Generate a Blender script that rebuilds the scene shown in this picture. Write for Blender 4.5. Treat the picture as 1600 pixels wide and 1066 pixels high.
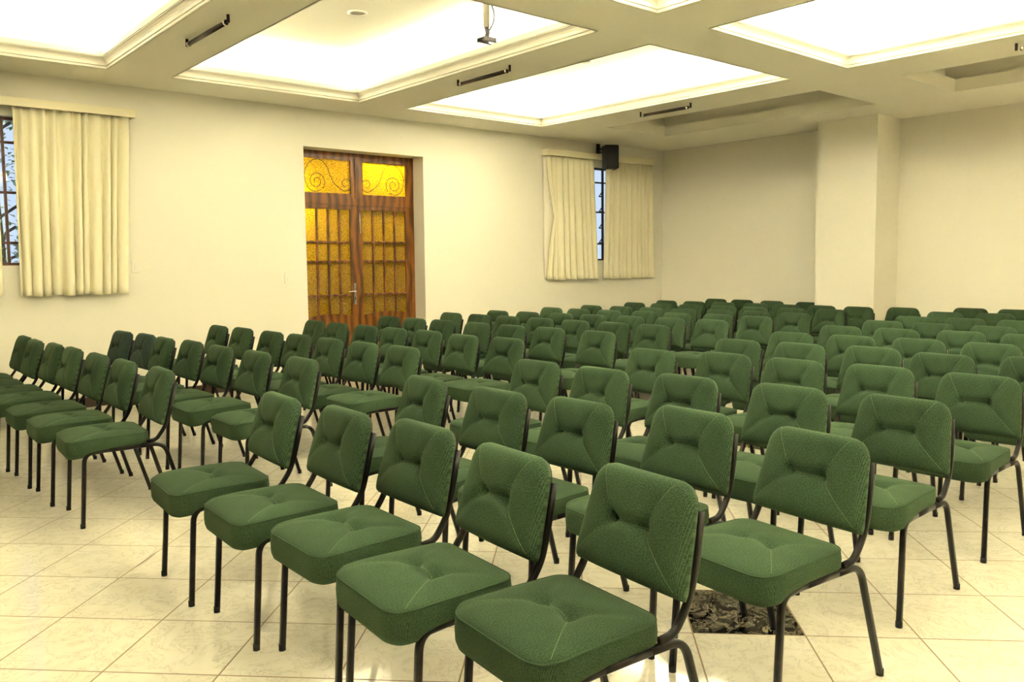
import bpy, bmesh, math, random
from mathutils import Vector, Matrix
random.seed(7)
for o in list(bpy.data.objects): bpy.data.objects.remove(o)
S = bpy.context.scene
COL = S.collection
PI = math.pi

# ------------------------------------------------------------------ camera
CAM_H = 1.32
cam = bpy.data.cameras.new('camera'); co = bpy.data.objects.new('camera', cam); COL.objects.link(co)
cam.sensor_width = 36; cam.sensor_fit = 'HORIZONTAL'; cam.lens = 29.0124
cam.shift_x = -0.002667; cam.shift_y = -0.012018
cam.clip_start = 0.05; cam.clip_end = 200
Rr = Vector((0.7593433, -0.6506149, -0.0098987))
Dn = Vector((-0.0606492, -0.0556219, -0.9966082))
Fw = Vector((0.6478576, 0.7573681, -0.0816954))
m = Matrix((Rr, -Dn, -Fw)).transposed().to_4x4(); m.translation = (0, 0, CAM_H)
co.matrix_world = m
S.camera = co

# ------------------------------------------------------------------ view, world
vs = S.view_settings
S.display_settings.display_device = 'sRGB'
vs.view_transform = 'Standard'; vs.look = 'None'; vs.gamma = 1; vs.use_curve_mapping = False
vs.exposure = 0.14
S.cycles.max_bounces = 8; S.cycles.diffuse_bounces = 6; S.cycles.glossy_bounces = 3
S.cycles.transmission_bounces = 4; S.cycles.transparent_max_bounces = 6
S.cycles.sample_clamp_indirect = 0; S.cycles.caustics_reflective = False; S.cycles.caustics_refractive = False
S.cycles.use_denoising = True
W = bpy.data.worlds.new('World'); S.world = W; W.use_nodes = True
bg = W.node_tree.nodes['Background']; bg.inputs[0].default_value = (0.62, 0.74, 0.95, 1); bg.inputs[1].default_value = 1.15

# ------------------------------------------------------------------ room numbers (metres)
YL = 8.383      # inner face of the left wall
XB = 10.235     # inner face of the back wall
XF, YR = -5.0, -4.2
ZC = 2.998      # underside of the ceiling beams
# coffers: (x0, x1, y0, y1, lit)
CX = [(0.07, 2.07), (2.60, 4.527), (5.102, 7.124)]
CY = [(4.312, 7.771), (0.30, 3.760), (-3.70, -0.25)]
COFFERS = [(a, b, c, d, True) for a, b in CX for c, d in CY]
COFFERS += [(7.83, 9.025, 4.417, 7.336, False), (7.83, 9.025, 0.45, 3.597, False), (7.83, 9.025, -3.7, -0.4, False)]
LIP, LEDGE, RISE = 0.100, 0.24, 0.41
WARM = (1.0, 0.985, 0.90)
STRIP_W = 18.0     # watts per metre of cove light

def area(name, loc, rot, sx, sy, power, col, spread=math.radians(165)):
    l = bpy.data.lights.new(name, 'AREA'); l.shape = 'RECTANGLE'; l.size = sx; l.size_y = sy
    l.energy = power; l.color = col; l.spread = spread
    o = bpy.data.objects.new(name, l); COL.objects.link(o); o.location = loc; o.rotation_euler = rot
    return o
for (x0, x1, y0, y1, lit) in COFFERS:          # fluorescent strips lying on the coves' ledges, facing up and inward
    if not lit: continue
    STRIP = STRIP_W*((0.52 if x0 < 5 else 1.02) if y1 > 5 else 1.22 if y1 > 1 else 0.75)      # strength set per coffer to balance brightness of walls and beams
    z = ZC + LIP + 0.012; off = 0.13; lx = x1 - x0; ly = y1 - y0; t = math.radians(14)
    area('cove_light', ((x0+x1)/2, y1+off, z), (PI - t, 0, 0), lx, 0.05, STRIP*lx, WARM)
    area('cove_light', ((x0+x1)/2, y0-off, z), (PI + t, 0, 0), lx, 0.05, STRIP*lx, WARM)
    area('cove_light', (x1+off, (y0+y1)/2, z), (0, PI + t, 0), 0.05, ly, STRIP*ly, WARM)
    area('cove_light', (x0-off, (y0+y1)/2, z), (0, PI - t, 0), 0.05, ly, STRIP*ly, WARM)
area('hall_lamp', (5.35, 8.95, 2.80), (0, 0, 0), 0.25, 0.25, 62, (1, 0.9, 0.62), PI)
hp = bpy.data.lights.new('hall_side_fill', 'POINT'); hp.energy = 85; hp.color = (1, 0.93, 0.72); hp.shadow_soft_size = 0.15  # unseen fill added behind the door so its left panes glow brighter
ho = bpy.data.objects.new('hall_side_fill', hp); COL.objects.link(ho); ho.location = (4.02, 8.98, 2.05)

# ------------------------------------------------------------------ materials
def mat(name, col, rough=0.6, metal=0.0, spec=0.5):
    m = bpy.data.materials.new(name); m.use_nodes = True
    b = m.node_tree.nodes['Principled BSDF']
    b.inputs['Base Color'].default_value = (*col, 1); b.inputs['Roughness'].default_value = rough
    b.inputs['Metallic'].default_value = metal; b.inputs['Specular IOR Level'].default_value = spec
    return m
def nd(m, t, **kw):
    n = m.node_tree.nodes.new(t)
    for k, v in kw.items():
        if k.startswith('i_'): n.inputs[k[2:].replace('_', ' ')].default_value = v
        else: setattr(n, k, v)
    return n
def lk(m, a, b): m.node_tree.links.new(a, b)
def bsdf(m): return m.node_tree.nodes['Principled BSDF']
def add_bump(m, scale=200, strength=0.1, dist=0.01, detail=2, coord='Object'):
    tc = nd(m, 'ShaderNodeTexCoord'); n = nd(m, 'ShaderNodeTexNoise', i_Scale=scale, i_Detail=detail)
    b = nd(m, 'ShaderNodeBump', i_Strength=strength, i_Distance=dist)
    lk(m, tc.outputs[coord], n.inputs['Vector']); lk(m, n.outputs['Fac'], b.inputs['Height']); lk(m, b.outputs['Normal'], bsdf(m).inputs['Normal'])
    return n
def noise_colour(m, c1, c2, scale=3, detail=4, lo=0.35, hi=0.65, coord='Object', stretch=(1, 1, 1)):
    tc = nd(m, 'ShaderNodeTexCoord'); mp = nd(m, 'ShaderNodeMapping'); mp.inputs['Scale'].default_value = stretch
    n = nd(m, 'ShaderNodeTexNoise', i_Scale=scale, i_Detail=detail); r = nd(m, 'ShaderNodeValToRGB')
    r.color_ramp.elements[0].position = lo; r.color_ramp.elements[0].color = (*c1, 1)
    r.color_ramp.elements[1].position = hi; r.color_ramp.elements[1].color = (*c2, 1)
    lk(m, tc.outputs[coord], mp.inputs['Vector']); lk(m, mp.outputs['Vector'], n.inputs['Vector'])
    lk(m, n.outputs['Fac'], r.inputs['Fac']); lk(m, r.outputs['Color'], bsdf(m).inputs['Base Color'])
    return r

M = {}
M['wall'] = mat('wall_paint', (0.83, 0.795, 0.675), 0.75, spec=0.25); add_bump(M['wall'], 90, 0.06, 0.01)
M['ceil'] = mat('ceiling_paint', (0.92, 0.885, 0.76), 0.8, spec=0.2); add_bump(M['ceil'], 60, 0.03, 0.01)
M['trim'] = mat('moulding_paint_darkened', (0.66, 0.625, 0.52), 0.6, spec=0.3)  # same paint as the ceiling, darkened to offset the overlit moulding
M['base'] = mat('baseboard_brown', (0.045, 0.025, 0.014), 0.35)
M['frame'] = mat('chair_frame_metal', (0.018, 0.012, 0.007), 0.32, metal=0.0, spec=0.28)
noise_colour(M['frame'], (0.004, 0.003, 0.002), (0.034, 0.018, 0.007), scale=22, detail=3, lo=0.58, hi=0.80)
M['foot'] = mat('black_rubber', (0.01, 0.009, 0.008), 0.7)
M['shell'] = mat('seat_underside', (0.014, 0.011, 0.008), 0.6)
M['black'] = mat('speaker_black', (0.013, 0.012, 0.012), 0.55)
M['grille'] = mat('speaker_grille', (0.010, 0.009, 0.009), 0.6); add_bump(M['grille'], 600, 0.5, 0.003)
M['chrome'] = mat('bright_metal', (0.75, 0.72, 0.62), 0.25, metal=1.0)
M['plastic'] = mat('white_plastic', (0.82, 0.78, 0.68), 0.4)
M['stitch'] = mat('stitching_thread', (0.10, 0.15, 0.06), 0.8)
M['iron'] = mat('wrought_iron', (0.05, 0.025, 0.01), 0.5)
M['wframe'] = mat('window_frame_brown', (0.13, 0.045, 0.022), 0.45)
M['wframe_dark'] = mat('window_frame_dark', (0.025, 0.018, 0.018), 0.45)
M['grey'] = mat('grey_metal', (0.20, 0.19, 0.20), 0.45, metal=0.4)
M['tube'] = mat('dark_lamp_tube', (0.022, 0.013, 0.008), 0.35, spec=0.3)
M['glassgrey'] = mat('lamp_glass', (0.55, 0.53, 0.45), 0.2)
M['cable'] = mat('cable_grey', (0.07, 0.06, 0.05), 0.5)
M['valance'] = mat('pelmet_paint', (0.86, 0.79, 0.56), 0.6)

def fabric(name, c1, c2):
    m = mat(name, c1, 0.92, spec=0.08)
    b = bsdf(m); b.inputs['Sheen Weight'].default_value = 0.10; b.inputs['Sheen Roughness'].default_value = 0.5
    b.inputs['Sheen Tint'].default_value = (0.6, 0.75, 0.45, 1)
    tc = nd(m, 'ShaderNodeTexCoord'); mp = nd(m, 'ShaderNodeMapping'); mp.inputs['Rotation'].default_value = (0, 0, math.radians(45))
    lk(m, tc.outputs['UV'], mp.inputs['Vector']); sx = nd(m, 'ShaderNodeSeparateXYZ'); lk(m, mp.outputs['Vector'], sx.inputs[0])
    def sine(o):
        a = nd(m, 'ShaderNodeMath', operation='MULTIPLY'); a.inputs[1].default_value = 2*PI/0.0052; lk(m, o, a.inputs[0])
        s_ = nd(m, 'ShaderNodeMath', operation='SINE'); lk(m, a.outputs[0], s_.inputs[0]); return s_.outputs[0]
    pr = nd(m, 'ShaderNodeMath', operation='MULTIPLY'); lk(m, sine(sx.outputs[0]), pr.inputs[0]); lk(m, sine(sx.outputs[1]), pr.inputs[1])
    w0 = nd(m, 'ShaderNodeTexNoise', i_Scale=230, i_Detail=1.0); lk(m, tc.outputs['UV'], w0.inputs['Vector'])
    sm = nd(m, 'ShaderNodeMath', operation='MULTIPLY_ADD'); sm.inputs[1].default_value = 0.32; lk(m, pr.outputs[0], sm.inputs[0]); lk(m, w0.outputs['Fac'], sm.inputs[2])
    w1 = nd(m, 'ShaderNodeMapRange'); w1.inputs['From Min'].default_value = 0.18; w1.inputs['From Max'].default_value = 0.86
    lk(m, sm.outputs[0], w1.inputs['Value'])
    n = nd(m, 'ShaderNodeTexNoise', i_Scale=14, i_Detail=5); lk(m, tc.outputs['UV'], n.inputs['Vector'])
    mx = nd(m, 'ShaderNodeMix', data_type='RGBA'); mx.inputs[6].default_value = (*c1, 1); mx.inputs[7].default_value = (*c2, 1)
    lk(m, w1.outputs['Result'], mx.inputs[0])
    mx2 = nd(m, 'ShaderNodeMix', data_type='RGBA', blend_type='MULTIPLY'); mx2.inputs[0].default_value = 0.35
    lk(m, mx.outputs[2], mx2.inputs[6]); lk(m, n.outputs['Fac'], mx2.inputs[7])
    oi = nd(m, 'ShaderNodeObjectInfo'); hs = nd(m, 'ShaderNodeHueSaturation')
    mr = nd(m, 'ShaderNodeMapRange'); mr.inputs['To Min'].default_value = 0.86; mr.inputs['To Max'].default_value = 1.14
    lk(m, oi.outputs['Random'], mr.inputs['Value']); lk(m, mr.outputs['Result'], hs.inputs['Value'])
    lk(m, mx2.outputs[2], hs.inputs['Color']); lk(m, hs.outputs['Color'], b.inputs['Base Color'])
    bp = nd(m, 'ShaderNodeBump', i_Strength=0.35, i_Distance=0.002); lk(m, w1.outputs['Result'], bp.inputs['Height']); lk(m, bp.outputs['Normal'], b.inputs['Normal'])
    return m
M['green'] = fabric('green_woven_fabric', (0.015, 0.033, 0.015), (0.082, 0.140, 0.072))
M['teal'] = fabric('bluish_green_woven_fabric', (0.024, 0.044, 0.034), (0.075, 0.110, 0.086))

def curtain_mat():
    m = mat('cream_curtain_cloth', (0.93, 0.87, 0.64), 0.9, spec=0.1); add_bump(m, 500, 0.15, 0.002)
    b = bsdf(m); t = nd(m, 'ShaderNodeBsdfTranslucent'); t.inputs['Color'].default_value = (0.90, 0.83, 0.57, 1)
    mx = nd(m, 'ShaderNodeMixShader'); mx.inputs[0].default_value = 0.07; out = m.node_tree.nodes['Material Output']
    lk(m, b.outputs[0], mx.inputs[1]); lk(m, t.outputs[0], mx.inputs[2]); lk(m, mx.outputs[0], out.inputs['Surface'])
    return m
M['curtain'] = curtain_mat()
M['lining'] = mat('white_curtain_lining', (0.85, 0.80, 0.66), 0.9, spec=0.1)

def wood_mat():
    m = mat('varnished_wood', (0.25, 0.09, 0.02), 0.32, spec=0.5)
    tc = nd(m, 'ShaderNodeTexCoord'); mp = nd(m, 'ShaderNodeMapping'); mp.inputs['Scale'].default_value = (4, 4, 1.7)
    n = nd(m, 'ShaderNodeTexNoise', i_Scale=1.6, i_Detail=4, i_Distortion=1.2)
    w = nd(m, 'ShaderNodeTexWave', i_Scale=0.8, i_Distortion=9.0, i_Detail=2); w.bands_direction = 'X'
    r = nd(m, 'ShaderNodeValToRGB'); e = r.color_ramp.elements
    e[0].position = 0.1; e[0].color = (0.040, 0.012, 0.002, 1); e[1].position = 0.75; e[1].color = (0.27, 0.098, 0.014, 1)
    mx = nd(m, 'ShaderNodeMix', data_type='FLOAT'); mx.inputs[0].default_value = 0.5
    lk(m, tc.outputs['Object'], mp.inputs['Vector']); lk(m, mp.outputs['Vector'], n.inputs['Vector']); lk(m, mp.outputs['Vector'], w.inputs['Vector'])
    lk(m, n.outputs['Fac'], mx.inputs[2]); lk(m, w.outputs['Fac'], mx.inputs[3]); lk(m, mx.outputs[0], r.inputs['Fac'])
    lk(m, r.outputs['Color'], bsdf(m).inputs['Base Color'])
    return m
M['wood'] = wood_mat()

def amber_glass():
    m = bpy.data.materials.new('amber_textured_glass'); m.use_nodes = True; nt = m.node_tree
    nt.nodes.remove(nt.nodes['Principled BSDF']); out = nt.nodes['Material Output']
    tc = nd(m, 'ShaderNodeTexCoord'); mp = nd(m, 'ShaderNodeMapping'); mp.inputs['Scale'].default_value = (55, 55, 100)
    v = nd(m, 'ShaderNodeTexNoise', i_Scale=1.0, i_Detail=2.0, i_Distortion=0.6); bp = nd(m, 'ShaderNodeBump', i_Strength=1.0, i_Distance=0.012)
    lk(m, tc.outputs['Object'], mp.inputs['Vector']); lk(m, mp.outputs['Vector'], v.inputs['Vector']); lk(m, v.outputs['Fac'], bp.inputs['Height'])
    t = nd(m, 'ShaderNodeBsdfTranslucent'); rp = nd(m, 'ShaderNodeValToRGB'); lk(m, v.outputs['Fac'], rp.inputs['Fac']); lk(m, rp.outputs['Color'], t.inputs['Color'])
    rp.color_ramp.elements[0].position = 0.42; rp.color_ramp.elements[0].color = (0.62, 0.37, 0.007, 1); rp.color_ramp.elements[1].position = 0.58; rp.color_ramp.elements[1].color = (1.0, 0.82, 0.07, 1)
    g = nd(m, 'ShaderNodeBsdfRefraction'); g.inputs['Color'].default_value = (1.0, 0.78, 0.08, 1); g.inputs['Roughness'].default_value = 0.25; g.inputs['IOR'].default_value = 1.25
    s = nd(m, 'ShaderNodeBsdfGlossy'); s.inputs['Color'].default_value = (0.9, 0.85, 0.6, 1); s.inputs['Roughness'].default_value = 0.12
    for q in (t, g, s): lk(m, bp.outputs['Normal'], q.inputs['Normal'])
    a = nd(m, 'ShaderNodeMixShader'); a.inputs[0].default_value = 0.6; lk(m, t.outputs[0], a.inputs[1]); lk(m, g.outputs[0], a.inputs[2])
    b = nd(m, 'ShaderNodeMixShader'); b.inputs[0].default_value = 0.07; lk(m, a.outputs[0], b.inputs[1]); lk(m, s.outputs[0], b.inputs[2])
    lk(m, b.outputs[0], out.inputs['Surface'])
    return m
M['amber'] = amber_glass()
def clear_glass():
    m = bpy.data.materials.new('clear_window_glass'); m.use_nodes = True; nt = m.node_tree
    nt.nodes.remove(nt.nodes['Principled BSDF']); out = nt.nodes['Material Output']
    t = nd(m, 'ShaderNodeBsdfTransparent'); t.inputs['Color'].default_value = (0.93, 0.95, 0.95, 1)
    g = nd(m, 'ShaderNodeBsdfGlossy'); g.inputs['Roughness'].default_value = 0.03
    mx = nd(m, 'ShaderNodeMixShader'); mx.inputs[0].default_value = 0.05
    lk(m, t.outputs[0], mx.inputs[1]); lk(m, g.outputs[0], mx.inputs[2]); lk(m, mx.outputs[0], out.inputs['Surface'])
    return m
M['glass'] = clear_glass()

def floor_mat():
    m = mat('marbled_floor_tiles', (0.75, 0.68, 0.50), 0.10, spec=0.75); b = bsdf(m)
    tc = nd(m, 'ShaderNodeTexCoord'); c = math.cos(PI/4); ts = 0.3899
    sp = nd(m, 'ShaderNodeSeparateXYZ'); lk(m, tc.outputs['Object'], sp.inputs[0])
    def mth(op, a, b_=None, c_=None):
        n = nd(m, 'ShaderNodeMath', operation=op)
        for i, v in enumerate((a, b_, c_)):
            if v is None: continue
            if isinstance(v, (int, float)): n.inputs[i].default_value = v
            else: lk(m, v, n.inputs[i])
        return n.outputs[0]
    X, Y = sp.outputs[0], sp.outputs[1]
    u = mth('DIVIDE', mth('SUBTRACT', mth('MULTIPLY', mth('SUBTRACT', X, Y), c), 0.0089), ts)   # tiles lie at 45 degrees to the walls
    v = mth('DIVIDE', mth('SUBTRACT', mth('MULTIPLY', mth('ADD', X, Y), c), 0.1358), ts)
    def edge(t): f = mth('FRACT', t); return mth('MINIMUM', f, mth('SUBTRACT', 1.0, f))
    e = mth('MINIMUM', edge(u), edge(v)); grout = mth('LESS_THAN', e, 0.0075)
    iu, iv = mth('FLOOR', u), mth('FLOOR', v)
    cell = nd(m, 'ShaderNodeCombineXYZ'); lk(m, iu, cell.inputs[0]); lk(m, iv, cell.inputs[1])
    wn = nd(m, 'ShaderNodeTexWhiteNoise', noise_dimensions='3D'); lk(m, cell.outputs[0], wn.inputs['Vector'])
    # marble veins, shifted from tile to tile
    sc = nd(m, 'ShaderNodeVectorMath', operation='SCALE'); lk(m, wn.outputs['Color'], sc.inputs[0]); sc.inputs['Scale'].default_value = 7.0
    ad = nd(m, 'ShaderNodeVectorMath', operation='ADD'); lk(m, tc.outputs['Object'], ad.inputs[0]); lk(m, sc.outputs[0], ad.inputs[1])
    n1 = nd(m, 'ShaderNodeTexNoise', i_Scale=7.0, i_Detail=8, i_Roughness=0.68, i_Distortion=1.4); lk(m, ad.outputs[0], n1.inputs['Vector'])
    vein = mth('ABSOLUTE', mth('SUBTRACT', n1.outputs['Fac'], 0.5))
    rv = nd(m, 'ShaderNodeValToRGB'); el = rv.color_ramp.elements
    el[0].position = 0.0; el[0].color = (0.52, 0.48, 0.39, 1); el[1].position = 0.013; el[1].color = (0.745, 0.71, 0.59, 1)
    ee = el.new(0.16); ee.color = (0.785, 0.75, 0.63, 1); lk(m, vein, rv.inputs['Fac'])
    n2 = nd(m, 'ShaderNodeTexNoise', i_Scale=3.0, i_Detail=5, i_Roughness=0.6); lk(m, ad.outputs[0], n2.inputs['Vector'])
    r2 = nd(m, 'ShaderNodeValToRGB'); r2.color_ramp.elements[0].position = 0.3; r2.color_ramp.elements[0].color = (0.90, 0.885, 0.85, 1)
    r2.color_ramp.elements[1].position = 0.65; r2.color_ramp.elements[1].color = (1, 1, 1, 1); lk(m, n2.outputs['Fac'], r2.inputs['Fac'])
    mm = nd(m, 'ShaderNodeMix', data_type='RGBA', blend_type='MULTIPLY'); mm.inputs[0].default_value = 1.0
    lk(m, rv.outputs['Color'], mm.inputs[6]); lk(m, r2.outputs['Color'], mm.inputs[7])
    # the dark marble tiles
    n3 = nd(m, 'ShaderNodeTexNoise', i_Scale=11.0, i_Detail=10, i_Roughness=0.8, i_Distortion=0.6); lk(m, ad.outputs[0], n3.inputs['Vector'])
    r3 = nd(m, 'ShaderNodeValToRGB'); k = r3.color_ramp.elements; v3 = mth('ABSOLUTE', mth('SUBTRACT', n3.outputs['Fac'], 0.5))
    k[0].position = 0.0; k[0].color = (0.26, 0.23, 0.16, 1); k[1].position = 0.03; k[1].color = (0.008, 0.007, 0.006, 1); lk(m, v3, r3.inputs['Fac'])
    def eq(a, val): return mth('COMPARE', a, float(val), 0.5)
    def both(a, b_): return mth('MULTIPLY', a, b_)
    dark = both(eq(iu, 1), eq(iv, 7))
    def sq(cx, cy, hw): return both(mth('LESS_THAN', mth('ABSOLUTE', mth('SUBTRACT', X, cx)), hw), mth('LESS_THAN', mth('ABSOLUTE', mth('SUBTRACT', Y, cy)), hw))
    inl = sq(5.13, 3.36, 0.19)
    mb = nd(m, 'ShaderNodeMix', data_type='RGBA'); lk(m, dark, mb.inputs[0]); lk(m, mm.outputs[2], mb.inputs[6]); lk(m, r3.outputs['Color'], mb.inputs[7])
    mi = nd(m, 'ShaderNodeMix', data_type='RGBA'); lk(m, inl, mi.inputs[0]); lk(m, mb.outputs[2], mi.inputs[6]); mi.inputs[7].default_value = (0.22, 0.15, 0.055, 1)
    mg = nd(m, 'ShaderNodeMix', data_type='RGBA'); lk(m, grout, mg.inputs[0]); lk(m, mi.outputs[2], mg.inputs[6]); mg.inputs[7].default_value = (0.19, 0.125, 0.05, 1)
    lk(m, mg.outputs[2], b.inputs['Base Color'])
    n4 = nd(m, 'ShaderNodeTexNoise', i_Scale=2.2, i_Detail=3); lk(m, tc.outputs['Object'], n4.inputs['Vector'])
    rr = nd(m, 'ShaderNodeMapRange'); rr.inputs['From Min'].default_value = 0.35; rr.inputs['From Max'].default_value = 0.65
    rr.inputs['To Min'].default_value = 0.04; rr.inputs['To Max'].default_value = 0.11; lk(m, n4.outputs['Fac'], rr.inputs['Value'])
    rg = mth('ADD', rr.outputs['Result'], mth('MULTIPLY', grout, 0.4)); lk(m, rg, b.inputs['Roughness'])
    bp = nd(m, 'ShaderNodeBump', i_Strength=0.5, i_Distance=0.002); lk(m, mth('SUBTRACT', 1.0, grout), bp.inputs['Height']); lk(m, bp.outputs['Normal'], b.inputs['Normal'])
    return m
M['floor'] = floor_mat()

# ------------------------------------------------------------------ mesh helpers
def obj(name, bm, m=None, parent=None, smooth=False, loc=None):
    me = bpy.data.meshes.new(name)
    bmesh.ops.recalc_face_normals(bm, faces=bm.faces)
    if smooth:
        for f in bm.faces: f.smooth = True
    bm.to_mesh(me); bm.free()
    if m is not None: me.materials.append(m)
    o = bpy.data.objects.new(name, me); COL.objects.link(o)
    if parent is not None: o.parent = parent
    if loc is not None: o.location = loc
    return o
def struct(name, bm, m, parent=None, smooth=False):
    o = obj(name, bm, m, parent, smooth)
    if parent is None: o['kind'] = 'structure'
    return o
def tag(o, label, cat, group=None):
    o['label'] = label; o['category'] = cat
    if group: o['group'] = group
    return o
def thing(name, label, cat, loc=(0, 0, 0), rotz=0.0, group=None):
    o = bpy.data.objects.new(name, None); COL.objects.link(o); o.empty_display_size = 0.1
    o.location = loc; o.rotation_euler = (0, 0, rotz)
    return tag(o, label, cat, group)
def box(bm, x0, x1, y0, y1, z0, z1, bev=0.0, seg=2):
    r = bmesh.ops.create_cube(bm, size=1.0); vs_ = r['verts']
    for v in vs_:
        v.co = Vector(((x0+x1)/2 + v.co.x*(x1-x0), (y0+y1)/2 + v.co.y*(y1-y0), (z0+z1)/2 + v.co.z*(z1-z0)))
    if bev > 0:
        es = list({e for v in vs_ for e in v.link_edges})
        bmesh.ops.bevel(bm, geom=es, offset=bev, segments=seg, profile=0.5, affect='EDGES')
    return bm
def bx(*a, **k): return box(bmesh.new(), *a, **k)
def smooth_path(pts, r, n=5):
    """round every inner corner of a polyline with radius r"""
    P = [Vector(p) for p in pts]; out = [P[0]]
    for i in range(1, len(P)-1):
        a, b, c = P[i-1], P[i], P[i+1]
        rr = min(r, (a-b).length*0.45, (c-b).length*0.45)
        s = b + (a-b).normalized()*rr; e = b + (c-b).normalized()*rr
        for k in range(n+1):
            t = k/n; out.append(s*(1-t)**2 + b*2*t*(1-t) + e*t*t)
    out.append(P[-1]); return out
def tube(bm, pts, r, seg=10, square=0.0, cap=True, up=Vector((0, 1, 0))):
    """sweep a round (or rounded-square) section along pts"""
    P = [Vector(p) for p in pts]; rings = []
    for i, p in enumerate(P):
        t = (P[min(i+1, len(P)-1)] - P[max(i-1, 0)]).normalized()
        u = up - t*up.dot(t)
        if u.length < 1e-4: u = Vector((1, 0, 0)) - t*t.x
        u.normalize(); w = t.cross(u); ring = []
        for k in range(seg):
            a = 2*PI*(k+0.5)/seg; ca, sa = math.cos(a), math.sin(a)
            if square > 0:
                q = 2.0/square; ca = math.copysign(abs(ca)**q, ca); sa = math.copysign(abs(sa)**q, sa)
            ring.append(bm.verts.new(p + u*ca*r + w*sa*r))
        rings.append(ring)
    for a, b in zip(rings, rings[1:]):
        for k in range(seg): bm.faces.new((a[k], a[(k+1) % seg], b[(k+1) % seg], b[k]))
    if cap: bm.faces.new(rings[0][::-1]); bm.faces.new(rings[-1])
    return bm
def tb(*a, **k): return tube(bmesh.new(), *a, **k)
def cyl(bm, p0, p1, r, seg=16): return tube(bm, [p0, p1], r, seg, up=Vector((0.3, 0.9, 0.2)))

# ------------------------------------------------------------------ floor and walls
struct('floor', bx(XF, XB+0.3, YR, YL+0.33, -0.1, 0.0), M['floor'])
T = 0.30
def wall_with_holes(name, holes):
    """left wall: slab YL..YL+T with rectangular holes (x0,x1,z0,z1)"""
    bm = bmesh.new(); xs = sorted({XF, XB+0.3, *[h[0] for h in holes], *[h[1] for h in holes]})
    for a, b in zip(xs, xs[1:]):
        cuts = sorted([(h[2], h[3]) for h in holes if h[0] <= a+1e-6 and h[1] >= b-1e-6]); z = 0.0
        for c0, c1 in cuts:
            if c0 > z: box(bm, a, b, YL, YL+T, z, c0)
            z = c1
        box(bm, a, b, YL, YL+T, z, 3.62)
    bmesh.ops.remove_doubles(bm, verts=bm.verts, dist=1e-5)
    return struct(name, bm, M['wall'])
W1 = (0.55, 2.15, 1.325, 2.62); W2 = (8.05, 9.62, 1.317, 2.66); DR = (4.178, 5.739, 0.0, 2.586)
wall_with_holes('wall_left', [W1, W2, DR])
struct('wall_back', bx(XB, XB+0.3, YR, YL, 0, 3.62), M['wall'])
struct('wall_right', bx(XF, XB+0.3, YR-0.3, YR, 0, 3.62), M['wall'])
struct('wall_front', bx(XF-0.3, XF, YR-0.3, YL+T, 0, 3.62), mat('front_wall_darkened', (0.20, 0.13, 0.07), 0.5))  # unseen wall made dark to cut light bounced onto the chair fronts
struct('trim_1', bx(9.648, XB, 4.690, 5.448, 0, ZC), M['wall'])            # the pillar against the back wall
def skirting(name, parts):
    bm = bmesh.new()
    for p in parts: box(bm, *p, bev=0.004, seg=1)
    struct(name, bm, M['base'])
H = 0.095
skirting('baseboard_left', [(XF, DR[0], YL-0.014, YL, 0, H), (DR[1], XB, YL-0.014, YL, 0, H)])
skirting('baseboard_back', [(XB-0.014, XB, 5.448, YL-0.014, 0, H), (XB-0.014, XB, YR, 4.69, 0, H), (9.634, 9.648, 4.676, 5.462, 0, H), (9.648, XB-0.014, 4.676, 4.69, 0, H), (9.648, XB-0.014, 5.448, 5.462, 0, H)])

# ------------------------------------------------------------------ ceiling with coffers
def ceiling():
    bm = bmesh.new()
    xs = sorted({XF, XB+0.3, *[v for c in COFFERS for v in c[:2]]}); ys = sorted({YR, YL+T, *[v for c in COFFERS for v in c[2:4]]})
    def q(*p): bm.faces.new([bm.verts.new(v) for v in p])
    for a, b in zip(xs, xs[1:]):
        for c, d in zip(ys, ys[1:]):
            mx, my = (a+b)/2, (c+d)/2
            if any(k[0] < mx < k[1] and k[2] < my < k[3] for k in COFFERS): continue
            q((a, c, ZC), (b, c, ZC), (b, d, ZC), (a, d, ZC))
    for (x0, x1, y0, y1, lit) in COFFERS:
        lip = LIP if lit else 0.13; led = LEDGE if lit else 0.17; top = ZC + (RISE if lit else 0.33)
        def ring(o, z): return [(x0-o, y0-o, z), (x1+o, y0-o, z), (x1+o, y1+o, z), (x0-o, y1+o, z)]
        steps = [ring(0, ZC), ring(0, ZC+lip), ring(led, ZC+lip), ring(led, top)]
        for A, B in zip(steps, steps[1:]):
            for i in range(4): q(A[i], A[(i+1) % 4], B[(i+1) % 4], B[i])
        q(*steps[-1])
    bmesh.ops.remove_doubles(bm, verts=bm.verts, dist=1e-5)
    return struct('ceiling', bm, M['ceil'])
ceiling()
struct('trim_2', bx(XF-0.3, XB+0.3, YR-0.3, YL+T, ZC+0.52, ZC+0.60), M['ceil'])   # slab above the coffers
def moulding(x0, x1, y0, y1):
    """stepped crown moulding round a coffer's opening, projecting inward; profile (inward, up)"""
    pr = [(-0.002, -0.004), (0.010, -0.004), (0.014, 0.000), (0.014, 0.012), (0.009, 0.015), (0.009, 0.019), (0.019, 0.022), (0.019, 0.034), (0.011, 0.038), (0.012, 0.052), (0.020, 0.068), (0.036, 0.082), (0.046, 0.086), (0.046, 0.092), (0.052, 0.094), (0.052, 0.138), (0.036, 0.138), (0.036, 0.106), (-0.02, 0.106)]
    bm = bmesh.new(); rings = []
    for a, b in pr:
        # negative: set back behind the opening edge
        o = a
        rings.append([bm.verts.new(v) for v in ((x0+o, y0+o, ZC+b), (x1-o, y0+o, ZC+b), (x1-o, y1-o, ZC+b), (x0+o, y1-o, ZC+b))])
    for A, B in zip(rings, rings[1:]):
        for i in range(4): bm.faces.new((A[i], A[(i+1) % 4], B[(i+1) % 4], B[i]))
    return bm
n_trim = 3
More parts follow.
